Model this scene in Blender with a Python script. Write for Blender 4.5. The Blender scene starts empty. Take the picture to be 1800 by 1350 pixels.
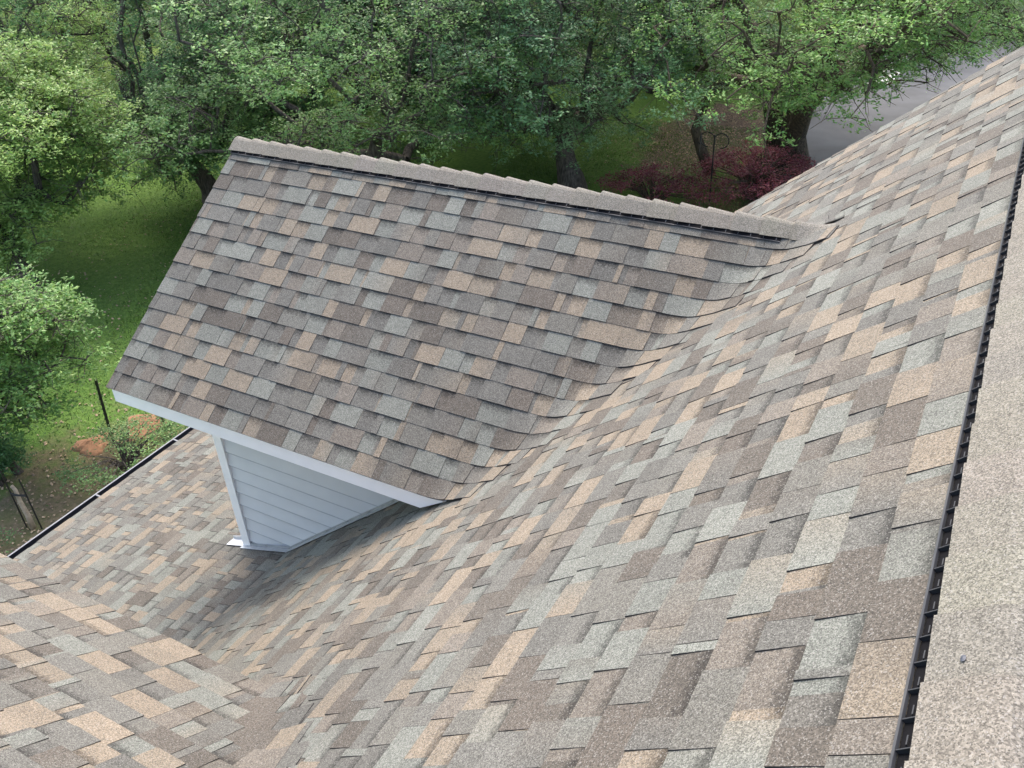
import bpy, math, random
import numpy as np
from math import radians as R, sin, cos, tan, pi
from mathutils import Vector, Matrix

# ------------------------------------------------------------------ camera
sc = bpy.context.scene
COL = sc.collection
CX, CZ = -0.099, 1.588
YAW, PITCH, ROLL, FPX = R(-30.532), R(33.06), R(-3.009), 1546.935
fwd = Vector((sin(YAW)*cos(PITCH), cos(YAW)*cos(PITCH), -sin(PITCH)))
r0 = Vector((cos(YAW), -sin(YAW), 0)); u0 = r0.cross(fwd)
rt = cos(ROLL)*r0 + sin(ROLL)*u0; up = -sin(ROLL)*r0 + cos(ROLL)*u0
cd = bpy.data.cameras.new('camera'); cam = bpy.data.objects.new('camera', cd); COL.objects.link(cam)
cam.matrix_world = Matrix(((rt.x, up.x, -fwd.x, CX), (rt.y, up.y, -fwd.y, 0), (rt.z, up.z, -fwd.z, CZ), (0, 0, 0, 1)))
cd.sensor_fit = 'HORIZONTAL'; cd.sensor_width = 36; cd.lens = FPX/1800*36
cd.clip_start = .05; cd.clip_end = 2000
sc.camera = cam

# ------------------------------------------------------------------ light
SUN_EL, SUN_AZ = 60, -32          # azimuth measured from +Y towards +X
w = bpy.data.worlds.new('World'); sc.world = w; w.use_nodes = True
nt = w.node_tree; bg = nt.nodes['Background']
sky = nt.nodes.new('ShaderNodeTexSky'); sky.sky_type = 'NISHITA'; sky.sun_disc = False
sky.sun_elevation = R(SUN_EL); sky.sun_rotation = R(SUN_AZ); sky.air_density = 1.0; sky.dust_density = 4.0; sky.ozone_density = .3
nt.links.new(sky.outputs[0], bg.inputs[0]); bg.inputs[1].default_value = .15
sd_ = bpy.data.lights.new('sun', 'SUN'); sd_.energy = .9; sd_.angle = R(38); sd_.color = (1, .95, .88)
so = bpy.data.objects.new('sun', sd_); COL.objects.link(so)
d = Vector((sin(R(SUN_AZ))*cos(R(SUN_EL)), cos(R(SUN_AZ))*cos(R(SUN_EL)), sin(R(SUN_EL))))
so.rotation_euler = d.to_track_quat('Z', 'Y').to_euler(); so.location = (-20, 20, 30)
sc.view_settings.view_transform = 'Standard'; sc.view_settings.look = 'None'
sc.view_settings.exposure = 1.75; sc.view_settings.gamma = 1

rnd = random.Random(7)
rng = np.random.default_rng(11)

# ------------------------------------------------------------------ helpers
def tag(o, label=None, cat=None, group=None, kind=None):
    if label: o['label'] = label
    if cat: o['category'] = cat
    if group: o['group'] = group
    if kind: o['kind'] = kind
    return o
def empty(name, loc=(0, 0, 0), **k):
    o = bpy.data.objects.new(name, None); o.location = loc; o.empty_display_size = .3; COL.objects.link(o)
    return tag(o, **k)
def mesh_np(name, V, F, mats, col=None, mi=None, uv=None, parent=None, smooth=False):
    """V (n,3); F (m,4) or (m,3); col (m*k,4) per corner; mi (m,)"""
    V = np.asarray(V, np.float32); F = np.asarray(F, np.int32); m, k = F.shape
    me = bpy.data.meshes.new(name)
    me.vertices.add(len(V)); me.vertices.foreach_set('co', V.ravel())
    me.loops.add(m*k); me.loops.foreach_set('vertex_index', F.ravel())
    me.polygons.add(m); me.polygons.foreach_set('loop_start', np.arange(0, m*k, k, dtype=np.int32))
    me.polygons.foreach_set('loop_total', np.full(m, k, np.int32))
    if mi is not None: me.polygons.foreach_set('material_index', np.asarray(mi, np.int32))
    me.polygons.foreach_set('use_smooth', np.full(m, smooth, bool))
    for x in (mats if isinstance(mats, (list, tuple)) else [mats]): me.materials.append(x)
    if uv is not None:
        l = me.uv_layers.new(name='UVMap'); l.data.foreach_set('uv', np.asarray(uv, np.float32).ravel())
    if col is not None:
        a = me.color_attributes.new('Col', 'FLOAT_COLOR', 'CORNER'); a.data.foreach_set('color', np.asarray(col, np.float32).ravel())
    me.update(calc_edges=True); me.validate()
    o = bpy.data.objects.new(name, me); COL.objects.link(o)
    if parent: o.parent = parent
    return o
class MB:
    def __init__(s): s.V = []; s.F = []
    def add(s, vs, fs):
        b = len(s.V); s.V += [tuple(v) for v in vs]; s.F += [tuple(b+i for i in f) for f in fs]
    def hexa(s, c):   # 8 corners: bottom 4 ccw, top 4 ccw
        s.add(c, [(3, 2, 1, 0), (4, 5, 6, 7), (0, 1, 5, 4), (1, 2, 6, 5), (2, 3, 7, 6), (3, 0, 4, 7)])
    def box(s, x0, x1, y0, y1, z0, z1):
        s.hexa([(x0, y0, z0), (x1, y0, z0), (x1, y1, z0), (x0, y1, z0), (x0, y0, z1), (x1, y0, z1), (x1, y1, z1), (x0, y1, z1)])
    def prism(s, prof, P, Q, a, b):   # profile (u,w) along axis from P to Q; a,b unit dirs
        P, Q, a, b = map(Vector, (P, Q, a, b)); n = len(prof)
        vs = [P+a*u+b*w for u, w in prof]+[Q+a*u+b*w for u, w in prof]
        s.add(vs, [tuple(range(n))[::-1], tuple(range(n, 2*n))]+[(i, (i+1) % n, n+(i+1) % n, n+i) for i in range(n)])
    def tube(s, pts, rad, k=8, cap=True):
        pts = [Vector(p) for p in pts]; n = len(pts)
        rad = rad if isinstance(rad, (list, tuple)) else [rad]*n
        vs = []; ref = Vector((.31, .2, .93)).normalized()
        for i, p in enumerate(pts):
            t = (pts[min(i+1, n-1)]-pts[max(i-1, 0)]).normalized()
            a = t.cross(ref if abs(t.dot(ref)) < .95 else Vector((1, 0, 0))).normalized(); b = t.cross(a)
            vs += [p+(a*cos(2*pi*j/k)+b*sin(2*pi*j/k))*rad[i] for j in range(k)]
        fs = [(i*k+j, i*k+(j+1) % k, (i+1)*k+(j+1) % k, (i+1)*k+j) for i in range(n-1) for j in range(k)]
        if cap: fs += [tuple(range(k))[::-1], tuple((n-1)*k+j for j in range(k))]
        s.add(vs, fs)
    def build(s, name, mat, parent=None, smooth=False):
        me = bpy.data.meshes.new(name); me.from_pydata(s.V, [], s.F); me.materials.append(mat)
        if smooth: me.polygons.foreach_set('use_smooth', [True]*len(me.polygons))
        me.update(); o = bpy.data.objects.new(name, me); COL.objects.link(o)
        if parent: o.parent = parent
        return o

# ------------------------------------------------------------------ materials
def newmat(name):
    m = bpy.data.materials.new(name); m.use_nodes = True
    n = m.node_tree; b = n.nodes['Principled BSDF']
    return m, n, b
def N(n, t, **k):
    x = n.nodes.new(t)
    for a, v in k.items():
        if hasattr(x, a): setattr(x, a, v)
        else: x.inputs[a].default_value = v
    return x
def mixc(n, fac, a, b, mode='MIX'):
    x = n.nodes.new('ShaderNodeMix'); x.data_type = 'RGBA'; x.blend_type = mode
    for s, v in ((0, fac), (6, a), (7, b)):
        if hasattr(v, 'links') or isinstance(v, bpy.types.NodeSocket): n.links.new(v, x.inputs[s])
        else: x.inputs[s].default_value = v if not isinstance(v, tuple) or len(v) == 4 else (*v, 1)
    return x.outputs[2]
def mrange(n, v, a, b, c, d):
    x = n.nodes.new('ShaderNodeMapRange'); n.links.new(v, x.inputs[0])
    for i, q in enumerate((a, b, c, d)): x.inputs[i+1].default_value = q
    return x.outputs[0]
def math_(n, op, a, b=None):
    x = n.nodes.new('ShaderNodeMath'); x.operation = op
    for i, v in enumerate((a, b)):
        if v is None: continue
        if isinstance(v, bpy.types.NodeSocket): n.links.new(v, x.inputs[i])
        else: x.inputs[i].default_value = v
    return x.outputs[0]
def simple(name, c, rough=.6, metal=0, noise=.12, scale=30):
    m, n, b = newmat(name); b.inputs['Roughness'].default_value = rough; b.inputs['Metallic'].default_value = metal
    tc = N(n, 'ShaderNodeTexCoord'); nz = N(n, 'ShaderNodeTexNoise'); nz.inputs['Scale'].default_value = scale; nz.inputs['Detail'].default_value = 6
    n.links.new(tc.outputs['Object'], nz.inputs['Vector'])
    f = mrange(n, nz.outputs['Fac'], .3, .7, 1-noise, 1+noise)
    cc = n.nodes.new('ShaderNodeCombineColor')
    for i in range(3): n.links.new(math_(n, 'MULTIPLY', f, c[i]), cc.inputs[i])
    n.links.new(cc.outputs[0], b.inputs['Base Color'])
    return m

def granules(n, b, base, shade=None):
    """mineral granule speckle over base colour socket"""
    tc = N(n, 'ShaderNodeTexCoord')
    v = N(n, 'ShaderNodeTexVoronoi'); v.inputs['Scale'].default_value = 310; n.links.new(tc.outputs['Object'], v.inputs['Vector'])
    sep = n.nodes.new('ShaderNodeSeparateColor'); n.links.new(v.outputs['Color'], sep.inputs[0])
    nz = N(n, 'ShaderNodeTexNoise'); nz.inputs['Scale'].default_value = 130; nz.inputs['Detail'].default_value = 3; n.links.new(tc.outputs['Object'], nz.inputs['Vector'])
    g = mrange(n, sep.outputs[0], 0, 1, .48, 1.52)
    g2 = mrange(n, nz.outputs['Fac'], .3, .7, .8, 1.2)
    big = N(n, 'ShaderNodeTexNoise'); big.inputs['Scale'].default_value = 1.1; big.inputs['Detail'].default_value = 5; n.links.new(tc.outputs['Object'], big.inputs['Vector'])
    g3 = mrange(n, big.outputs['Fac'], .3, .7, .92, 1.08)
    med = N(n, 'ShaderNodeTexNoise'); med.inputs['Scale'].default_value = 22; med.inputs['Detail'].default_value = 4; n.links.new(tc.outputs['Object'], med.inputs['Vector'])
    g4 = mrange(n, med.outputs['Fac'], .3, .7, .93, 1.07)
    f = math_(n, 'MULTIPLY', math_(n, 'MULTIPLY', g, g2), math_(n, 'MULTIPLY', g3, g4))
    if shade is not None: f = math_(n, 'MULTIPLY', f, shade)
    vm = n.nodes.new('ShaderNodeVectorMath'); vm.operation = 'SCALE'; n.links.new(base, vm.inputs[0]); n.links.new(f, vm.inputs['Scale'])
    # a few near-white and tan granules
    pale = mrange(n, sep.outputs[1], .91, .94, 0, .45)
    c = mixc(n, pale, vm.outputs[0], (.30, .29, .265, 1))
    n.links.new(c, b.inputs['Base Color'])
    b.inputs['Roughness'].default_value = .88; b.inputs['Specular IOR Level'].default_value = .35
    bp = N(n, 'ShaderNodeBump'); bp.inputs['Strength'].default_value = .35; bp.inputs['Distance'].default_value = .002
    n.links.new(sep.outputs[0], bp.inputs['Height']); n.links.new(bp.outputs[0], b.inputs['Normal'])

def shingle_mat():
    m, n, b = newmat('shingle_granules')
    ca = N(n, 'ShaderNodeVertexColor', layer_name='Col')
    uv = N(n, 'ShaderNodeUVMap', uv_map='UVMap'); sx = n.nodes.new('ShaderNodeSeparateXYZ'); n.links.new(uv.outputs[0], sx.inputs[0])
    tc = N(n, 'ShaderNodeTexCoord'); nz = N(n, 'ShaderNodeTexNoise'); nz.inputs['Scale'].default_value = 45; n.links.new(tc.outputs['Object'], nz.inputs['Vector'])
    # printed dark granule band at the head of the under-layer (a product feature, alpha marks it)
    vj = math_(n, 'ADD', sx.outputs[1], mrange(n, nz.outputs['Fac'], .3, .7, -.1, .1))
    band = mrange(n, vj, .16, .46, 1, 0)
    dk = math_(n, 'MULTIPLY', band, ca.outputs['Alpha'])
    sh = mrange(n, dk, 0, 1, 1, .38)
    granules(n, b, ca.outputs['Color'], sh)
    return m
M_SH = shingle_mat()
def cap_mat():
    m, n, b = newmat('cap_granules'); ca = N(n, 'ShaderNodeVertexColor', layer_name='Col')
    granules(n, b, mixc(n, 1., ca.outputs['Color'], (.148, .137, .112, 1), 'MULTIPLY')); return m
M_CAP = cap_mat()
M_EDGE = simple('asphalt_edge', (.028, .026, .026), .9)
M_VENT = simple('black_vent_plastic', (.006, .006, .007), .85)
M_LIP = simple('grey_vent_lip', (.05, .053, .06), .45)
for _m in (M_VENT,): _m.node_tree.nodes['Principled BSDF'].inputs['Specular IOR Level'].default_value = .1
M_WHITE = simple('white_trim_paint', (.93, .92, .90), .45, noise=.03, scale=6)
M_SIDE = simple('grey_siding_paint', (.62, .635, .64), .55, noise=.06, scale=3)
M_LAPSHADOW = simple('siding_lap_shadow', (.40, .42, .44), .8)  # darker siding tone, paints the shadow line under each lap
M_PALE = simple('pale_flashing', (.5, .51, .52), .5, .2)
M_HANG = simple('hanger_metal', (.14, .145, .16), .5)
M_FLASH = simple('galvanised_flashing', (.42, .43, .44), .45, .5)
M_GUT = simple('black_gutter', (.02, .02, .026), .4)
M_WALL = simple('house_wall', (.47, .50, .53), .7)
M_POST = simple('black_steel', (.012, .012, .012), .5)
M_WOOD = simple('bare_wood', (.38, .30, .21), .8, noise=.3, scale=14)

# ------------------------------------------------------------------ roof geometry
E_ = 0.151
APX = .215
S1, S2, SD = R(38.879), R(17.96), R(36.401)
XB, XG = -4.966, -8.771
YR, ZR = 5.605, -.78
XO, YW, XC, ZT, YEND = -6.115, 4.109, -5.56, -2.931, 8.135
LD = 2.474
YN = 1.94 - LD*cos(SD)            # ridge of the near dormer
YMIN = -3.2
T1, T2 = tan(S1), tan(S2)
def zroof(x): return x*T1 if x > XB else XB*T1+(x-XB)*T2
SB = -XB/cos(S1); SEND = SB + (XB-XG)/cos(S2)
n1 = np.array([-sin(S1), 0, cos(S1)]); n2 = np.array([-sin(S2), 0, cos(S2)])
def map_main(u, s, h):
    s = np.asarray(s, float); u = np.asarray(u, float); h = np.asarray(h, float)
    a = np.minimum(s, SB); b = np.maximum(s-SB, 0)
    x = -a*cos(S1)-b*cos(S2); z = -a*sin(S1)-b*sin(S2)
    k = np.clip((s-SB)/.06+.5, 0, 1)[..., None]
    nn = n1*(1-k)+n2*k; nn /= np.linalg.norm(nn, axis=-1, keepdims=True)
    return np.stack([x, u+0*x, z], -1)+nn*h[..., None]
def make_dormer_map(yr, sy):
    """slope falling towards sy*y from ridge at yr; beyond the valley it bends up onto the main slope"""
    nd = np.array([0, sy*sin(SD), cos(SD)])
    v = np.array([1/T1, -sy/tan(SD), 1.]); v /= np.linalg.norm(v)      # uphill along valley
    wv = np.cross(n1, v); wv /= np.linalg.norm(wv)
    if wv[0] < 0: wv = -wv
    dd = np.array([1., 0, 0]); g = (dd@v)*v + math.sqrt(1-(dd@v)**2)*wv
    r = .21
    def f(u, s, h):
        u = np.asarray(u, float); s = np.asarray(s, float); h = np.asarray(h, float)
        z = ZR-s*sin(SD); xv = z/T1; t = u-xv
        V = np.stack([xv, yr+sy*s*cos(SD)+0*xv, z], -1)
        A = V-r*dd; B = V+r*g; q = np.clip((t+r)/(2*r), 0, 1)[..., None]
        P = (1-q)**2*A+2*q*(1-q)*V+q*q*B
        P = P+np.minimum(t+r, 0)[..., None]*dd+np.maximum(t-r, 0)[..., None]*g
        nn = nd*(1-q)+n1*q; nn /= np.linalg.norm(nn, axis=-1, keepdims=True)
        over = np.clip((t+.05)/.1, 0, 1)*.010 - np.clip((t-.2)/.2, 0, 1)*.017
        return P+nn*(h+over)[..., None]
    return f

PAL = np.array([(.365, .295, .228), (.335, .275, .215), (.27, .275, .25), (.295, .30, .272), (.215, .205, .188), (.185, .176, .162),
                (.163, .140, .120), (.184, .155, .132), (.25, .215, .185), (.225, .212, .19)])*.46
PAL = (PAL*.97+PAL.mean(0)*.03)*np.array([1.0, 1.02, .965])*1.03
PW = np.array([.13, .08, .14, .07, .14, .10, .10, .08, .08, .08]); PW /= PW.sum()
class Shingles:
    def __init__(s, fmap): s.f = fmap; s.V = []; s.F = []; s.C = []; s.M = []; s.U = []; s.nv = 0
    def piece(s, u0, u1, s0, s1, h0, h1, hb, c0, c1, band, seg=1, taper=0., keep=None):
        us = np.linspace(u0, u1, seg+1); cs = np.linspace(0, 1, seg+1)[:, None]*(np.array(c1)-c0)+c0
        mid = (u0+u1)/2
        ub = mid+(us-mid)*(1+taper)   # wider/narrower at the head
        head = s.f(ub, np.full_like(us, s0), np.full_like(us, h0)); butt = s.f(us, np.full_like(us, s1), np.full_like(us, h1))
        low = s.f(us, np.full_like(us, s1+.001), np.full_like(us, hb))
        low0 = s.f(ub, np.full_like(us, s0), np.full_like(us, h0-.006))
        b = s.nv; n = seg+1
        s.V += [head, butt, low, low0]; s.nv += 4*n
        H, B, L, L0 = b, b+n, b+2*n, b+3*n
        dk = (.03, .028, .028, 0)
        for i in range(seg):
            s.F.append((B+i, B+i+1, H+i+1, H+i)); s.M.append(0)
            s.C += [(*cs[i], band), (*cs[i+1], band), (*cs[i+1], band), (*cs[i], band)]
            s.U += [(us[i], 1), (us[i+1], 1), (us[i+1], 0), (us[i], 0)]
            s.F.append((L+i, L+i+1, B+i+1, B+i)); s.M.append(1); s.C += [dk]*4; s.U += [(0, 0)]*4
        for i, q in ((0, (L0, L, B, H)), (seg, (L+seg, L0+seg, H+seg, B+seg))):
            s.F.append(q); s.M.append(1); s.C += [dk]*4; s.U += [(0, 0)]*4
    def build(s, name, parent):
        return mesh_np(name, np.concatenate(s.V), s.F, [M_SH, M_EDGE], s.C, s.M, s.U, parent)
def palette(prev=None):
    i = rng.choice(len(PAL), p=PW)
    if prev is not None and i == prev: i = rng.choice(len(PAL), p=PW)
    return i, PAL[i]*(1+rng.uniform(-.07, .07))
def jit(c): return c*(1+rng.uniform(-.03, .03))
def lay(sh, k, umin, umax, s0, s1, keep=None, segfn=None, tw=(.09, .27), gw=(.07, .25), last=False):
    """one course: under-layer strip in colour runs + raised tabs"""
    HB, HT = .0055, .0105
    u = umin; prev = None; joint = umin+rng.uniform(.1, .9)
    while u < umax-1e-6:
        wd = rng.uniform(.14, .42); e = min(u+wd, umax)
        if umax-e < .05: e = umax
        prev, c = palette(prev)
        c1 = c if rng.random() < .7 else c*.6+PAL[rng.choice(len(PAL), p=PW)]*.4
        if keep is None or keep((u+e)/2, (s0+s1)/2):
            seg = segfn(u, e, s1) if segfn else 1
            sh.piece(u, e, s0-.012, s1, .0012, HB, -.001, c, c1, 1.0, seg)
        u = e
    u = umin+(0 if rng.random() < .5 else rng.uniform(.02, .12)); prev = None
    while u < umax-1e-6:
        wd = rng.uniform(*tw); 
        if rng.random() < .12: wd = rng.uniform(.03, .07)
        e = min(u+wd, umax)
        prev, c = palette(prev)
        c1 = c if rng.random() < .65 else c*.5+PAL[rng.choice(len(PAL), p=PW)]*.5
        if keep is None or keep((u+e)/2, (s0+s1)/2):
            seg = segfn(u, e, s1) if segfn else 1
            sh.piece(u, e, s0-.012, s1+rng.uniform(-.001, .001), .002, HT+rng.uniform(-.0008, .0012), HB-.001, c, c1, 0., seg, rng.uniform(-.05, .02))
        # sometimes two tabs meet with only a joint line between them
        u = e+(rng.uniform(.0015, .003) if rng.random() < .38 else rng.uniform(*gw))

house = empty('house', (0, 0, 0), label='house seen from above its ridge, multi-tone brown and grey shingle roof with white trimmed gables', cat='house')

# under-structure slabs (roof decks) so nothing is paper thin -----------------------------------
def deck(fmap, u0, u1, s0, s1, th, name, parent, mat, nu=1, ns=1):
    m = MB(); us = np.linspace(u0, u1, nu+1); ss = np.linspace(s0, s1, ns+1)
    top = [[fmap(np.array(u), np.array(s), np.array(-.004)) for s in ss] for u in us]
    bot = [[fmap(np.array(u), np.array(s), np.array(-th)) for s in ss] for u in us]
    for i in range(nu):
        for j in range(ns):
            m.hexa([bot[i][j], bot[i+1][j], bot[i+1][j+1], bot[i][j+1], top[i][j], top[i+1][j], top[i+1][j+1], top[i][j+1]])
    return m.build(name, mat, parent)

# ---- main slope + lower slope
def in_dormer(u, s):
    p = map_main(np.array(u), np.array(s), np.array(0.))
    for yr in (YR, YN):
        zd = ZR-abs(p[1]-yr)*tan(SD)
        if zd-p[2] > .42 and abs(p[1]-yr) < (YR-YW)-.15 and p[0] > XC+.2: return True
    return False
keep_main = lambda u, s: not in_dormer(u, s)
main = Shingles(map_main); low = Shingles(map_main)
nc = int(round(SB/E_)); es = SB/nc
for k in range(nc):
    lay(main, k, YMIN, YEND+rng.uniform(-.003, .003), k*es, (k+1)*es, keep_main)
nl = int(round((SEND-SB+.03)/E_)); el = (SEND-SB+.03)/nl
for k in range(nl):
    lay(low, k, YMIN, YEND, SB+k*el, SB+(k+1)*el, keep_main)
main_o = main.build('main_roof', house); low_o = low.build('lower_roof', house)
main_o['label'] = 'long steep shingle slope right of the gables'
low_o['label'] = 'gently pitched shingle slope above the black gutter'
deck(map_main, YMIN, YEND-.02, -APX+.02, SB, .12, 'roof_deck', main_o, M_WHITE)
deck(map_main, YMIN, YEND-.02, SB, SEND-.03, .12, 'roof_deck', low_o, M_WHITE)
# back slope of the main roof
def map_back(u, s, h):
    s = np.asarray(s, float)
    ax, az = APX*cos(S1), APX*sin(S1)
    return np.stack([2*ax+0+s*cos(S1), np.asarray(u, float)+0*s, -s*sin(S1)], -1)+np.array([sin(S1), 0, cos(S1)])*np.asarray(h)[..., None]
back = Shingles(map_back)
for k in range(30):
    # mirrored slope: run u backwards so faces point up
    lay(back, k, YMIN, YEND, k*E_, (k+1)*E_)
bo = back.build('back_roof', house)
deck(map_back, YMIN, YEND-.02, -.1, 30*E_-.01, .12, 'roof_deck', bo, M_WHITE)

def captint(F, Mi, CAPN, am):
    g = np.random.default_rng(5); out = []; prev = 0; t = np.ones(3)
    for i in range(len(F)):
        pid = F[i][0]//CAPN
        if pid != prev: t = (1+g.uniform(-am, am))*(1+g.uniform(-.02, .02, 3)); prev = pid
        out += [(*t, 1)]*4
    return out
# ---- dormers
def dormer(yr, near):
    name = 'gable_roof'
    root = None
    for sy in ((-1, 1)):
        f = make_dormer_map(yr, sy); sh = Shingles(f)
        for k in range(0, 17):
            s1 = LD-(16-k)*E_; s0 = s1-E_
            if s1 < .1: continue
            s0 = max(s0, 0.0)
            xv = (ZR-s1*sin(SD))/T1
            ext = rng.uniform(.30, .48) if k > 2 else .27
            segfn = lambda a, b, s_: 1 if b < (ZR-s_*sin(SD))/T1-.2 else max(2, int((b-a)/.03))
            lay(sh, k, XO, xv+ext, s0, s1, None, segfn)
        if root is None:
            root = sh.build(name, house); o = root
        else:
            o = sh.build('rear_slope' if not near else 'front_slope', root)
        # deck with sloping valley end
        m = MB(); th = .14
        nd = Vector((0, sy*sin(SD), cos(SD)))
        def P(x, s, h): return Vector((x, yr+sy*s*cos(SD), ZR-s*sin(SD)))+nd*h
        sb = LD-.03
        xr0, xr1 = ZR/T1+.1, (ZR-sb*sin(SD))/T1+.0
        x0 = XO+.02
        m.hexa([P(x0, 0, -th), P(xr0, 0, -th), P(xr1, sb, -th), P(x0, sb, -th), P(x0, 0, -.003), P(xr0, 0, -.003), P(xr1, sb, -.003), P(x0, sb, -.003)])
        m.build('roof_deck', M_WHITE, root)
        # fascia on the eave, plumb-cut at its inner end by the main slope
        ye, ze = yr+sy*(LD-.022)*cos(SD), ZR-(LD-.022)*sin(SD)
        m = MB(); ft, fb = ze-.012, ze-.012-.145
        xi_t, xi_b = (ft)/T1-.01, (fb)/T1+.06
        y1, y2 = ye-sy*.004, ye-sy*.026
        m.hexa([(XO+.03, y1, fb), (xi_b-.12, y1, fb), (xi_b-.12, y2, fb), (XO+.03, y2, fb), (XO+.03, y1, ft), (xi_t, y1, ft), (xi_t, y2, ft), (XO+.03, y2, ft)] if sy > 0 else
               [(XO+.03, y2, fb), (xi_b-.12, y2, fb), (xi_b-.12, y1, fb), (XO+.03, y1, fb), (XO+.03, y2, ft), (xi_t, y2, ft), (xi_t, y1, ft), (XO+.03, y1, ft)])
        # drip edge
        m.box(XO+.015, xi_t-.02, min(ye, ye+sy*.012), max(ye, ye+sy*.012), ft-.004, ft+.006)
        m.build('fascia', M_WHITE, root)
        # soffit
        m = MB(); yw = yr+sy*(YR-YW)
        ya, yb = sorted((ye-sy*.028, yw-sy*.01))
        zs = fb+.03
        m.box(XO+.05, (zs)/T1-.05, ya, yb, zs, zs+.02)
        m.build('soffit', M_WHITE, root)
    # rake boards on the open gable end
    m = MB()
    for sy in (-1, 1):
        nd = Vector((0, sy*sin(SD), cos(SD))); ddn = Vector((0, sy*cos(SD), -sin(SD)))
        A = Vector((XO+.01, yr, ZR)); 
        a, b = A-nd*.16, A-nd*.004
        c, e = a+ddn*(LD-.03), b+ddn*(LD-.03)
        X = Vector((.03, 0, 0))
        m.hexa([a, c, c+X, a+X, b, e, e+X, b+X] if sy < 0 else [c, a, a+X, c+X, e, b, b+X, e+X])
    m.build('rake_board', M_WHITE, root)
    # ridge vent: black strips both sides with baffle ribs
    xe = -1.235
    m = MB(); mr = MB()
    for sy in (-1, 1):
        nd = Vector((0, sy*sin(SD), cos(SD))); ddn = Vector((0, sy*cos(SD), -sin(SD)))
        O = Vector((0, yr, ZR))
        def Q(x, s, h): return Vector((x, 0, 0))+O+ddn*s+nd*h
        x0, x1 = XO+.005, xe
        m.hexa([Q(x0, .02, .004), Q(x1, .02, .004), Q(x1, .145, .012), Q(x0, .145, .012), Q(x0, .02, .014), Q(x1, .02, .014), Q(x1, .145, .018), Q(x0, .145, .018)])
        # lip
        mr.hexa([Q(x0, .1455, .004), Q(x1, .1455, .004), Q(x1, .157, .004), Q(x0, .157, .004), Q(x0, .1455, .016), Q(x1, .1455, .016), Q(x1, .153, .021), Q(x0, .153, .021)])
        x = x0
        while x < x1:
            mr.hexa([Q(x, .11, .012), Q(x+.004, .11, .012), Q(x+.004, .144, .012), Q(x, .144, .012), Q(x, .11, .021), Q(x+.004, .11, .021), Q(x+.004, .144, .0205), Q(x, .144, .0205)]); x += .085
    vt = m.build('ridge_vent', M_VENT, root); mr.build('vent_lip', M_LIP, vt)
    # ridge caps, lapped towards the open gable end, last ones sweeping up onto the main slope
    Vc = []; Fc = []; Mi = []
    xr = ZR/T1; rb = .16
    up_ = np.array([cos(S1), 0, sin(S1)])
    def center(t, w):   # t = distance along ridge, w lateral (-1..1) with half-width hw
        q = np.clip((t-xr+rb)/(2*rb), 0, 1)
        V = np.array([xr, yr, ZR]); A = V-np.array([rb, 0, 0]); B = V+up_*rb
        p = (1-q)**2*A+2*q*(1-q)*V+q*q*B+min(t-xr+rb, 0)*np.array([1., 0, 0])+max(t-xr-rb, 0)*up_
        sgn = 1 if w > 0 else -1
        sd_dir = np.array([0, sgn*cos(SD), -sin(SD)]); flat = np.array([0, sgn, 0.])
        side = sd_dir*(1-q)+flat*q; side /= np.linalg.norm(side)
        nrm = np.array([0, sgn*sin(SD), cos(SD)])*(1-q)+n1*q; nrm /= np.linalg.norm(nrm)
        topn = np.array([0, 0, 1.])*(1-q)+n1*q; topn /= np.linalg.norm(topn)
        a = abs(w)
        blend = min(1, a/.18)
        nn = topn*(1-blend)+nrm*blend; nn /= np.linalg.norm(nn)
        off = side*(a*.118)
        off = off-topn*(.010*max(0, 1-a/.18)**2)*(1-q)
        return p+off, nn
    ws = [-1, -.75, -.5, -.3, -.15, -.05, .05, .15, .3, .5, .75, 1]
    t = XO-.012; pitch = .198
    tl = xr+.06
    while t < tl-.1:
        t2 = min(t+pitch+.03, tl)
        if tl-t2 < .12: t2 = tl
        ns_ = 2 if t2 < xr-.3 else 7
        ts = np.linspace(t, t2, ns_+1); b = len(Vc); nw = len(ws)
        yj = rnd.uniform(-.004, .004); hj = rnd.uniform(0, .004)
        for i, tt in enumerate(ts):
            fr = (tt-t)/(pitch)
            hh = .040+hj*.5-.021*fr
            if tt > xe: hh -= min(.012, (tt-xe)*.03)
            for w_ in ws:
                p, nn = center(tt, w_*(1.0+.15*(1-fr))); p = p+np.array([0, yj, 0])
                Vc.append(p+nn*hh)
            for w_ in ws:
                p, nn = center(tt, w_*(1.0+.15*(1-fr))); p = p+np.array([0, yj, 0])
                Vc.append(p+nn*(hh-.0075))
        for i in range(ns_):
            for j in range(nw-1):
                a = b+i*2*nw+j; c = a+2*nw
                Fc.append((a, c, c+1, a+1)); Mi.append(0)
                Fc.append((a+nw, a+nw+1, c+nw+1, c+nw)); Mi.append(1)
            for j in (0, nw-1):
                a = b+i*2*nw+j; c = a+2*nw; Fc.append((a, c, c+nw, a+nw)); Mi.append(1)
        for i in (0, ns_):
            for j in range(nw-1):
                a = b+i*2*nw+j; Fc.append((a, a+1, a+1+nw, a+nw)); Mi.append(1)
        t += pitch
    mesh_np('ridge_cap', Vc, Fc, [M_CAP, M_EDGE], captint(Fc, Mi, 72, .025), Mi, None, root)
    # gable walls: cheeks with lap siding, front wall
    wall = None
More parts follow.
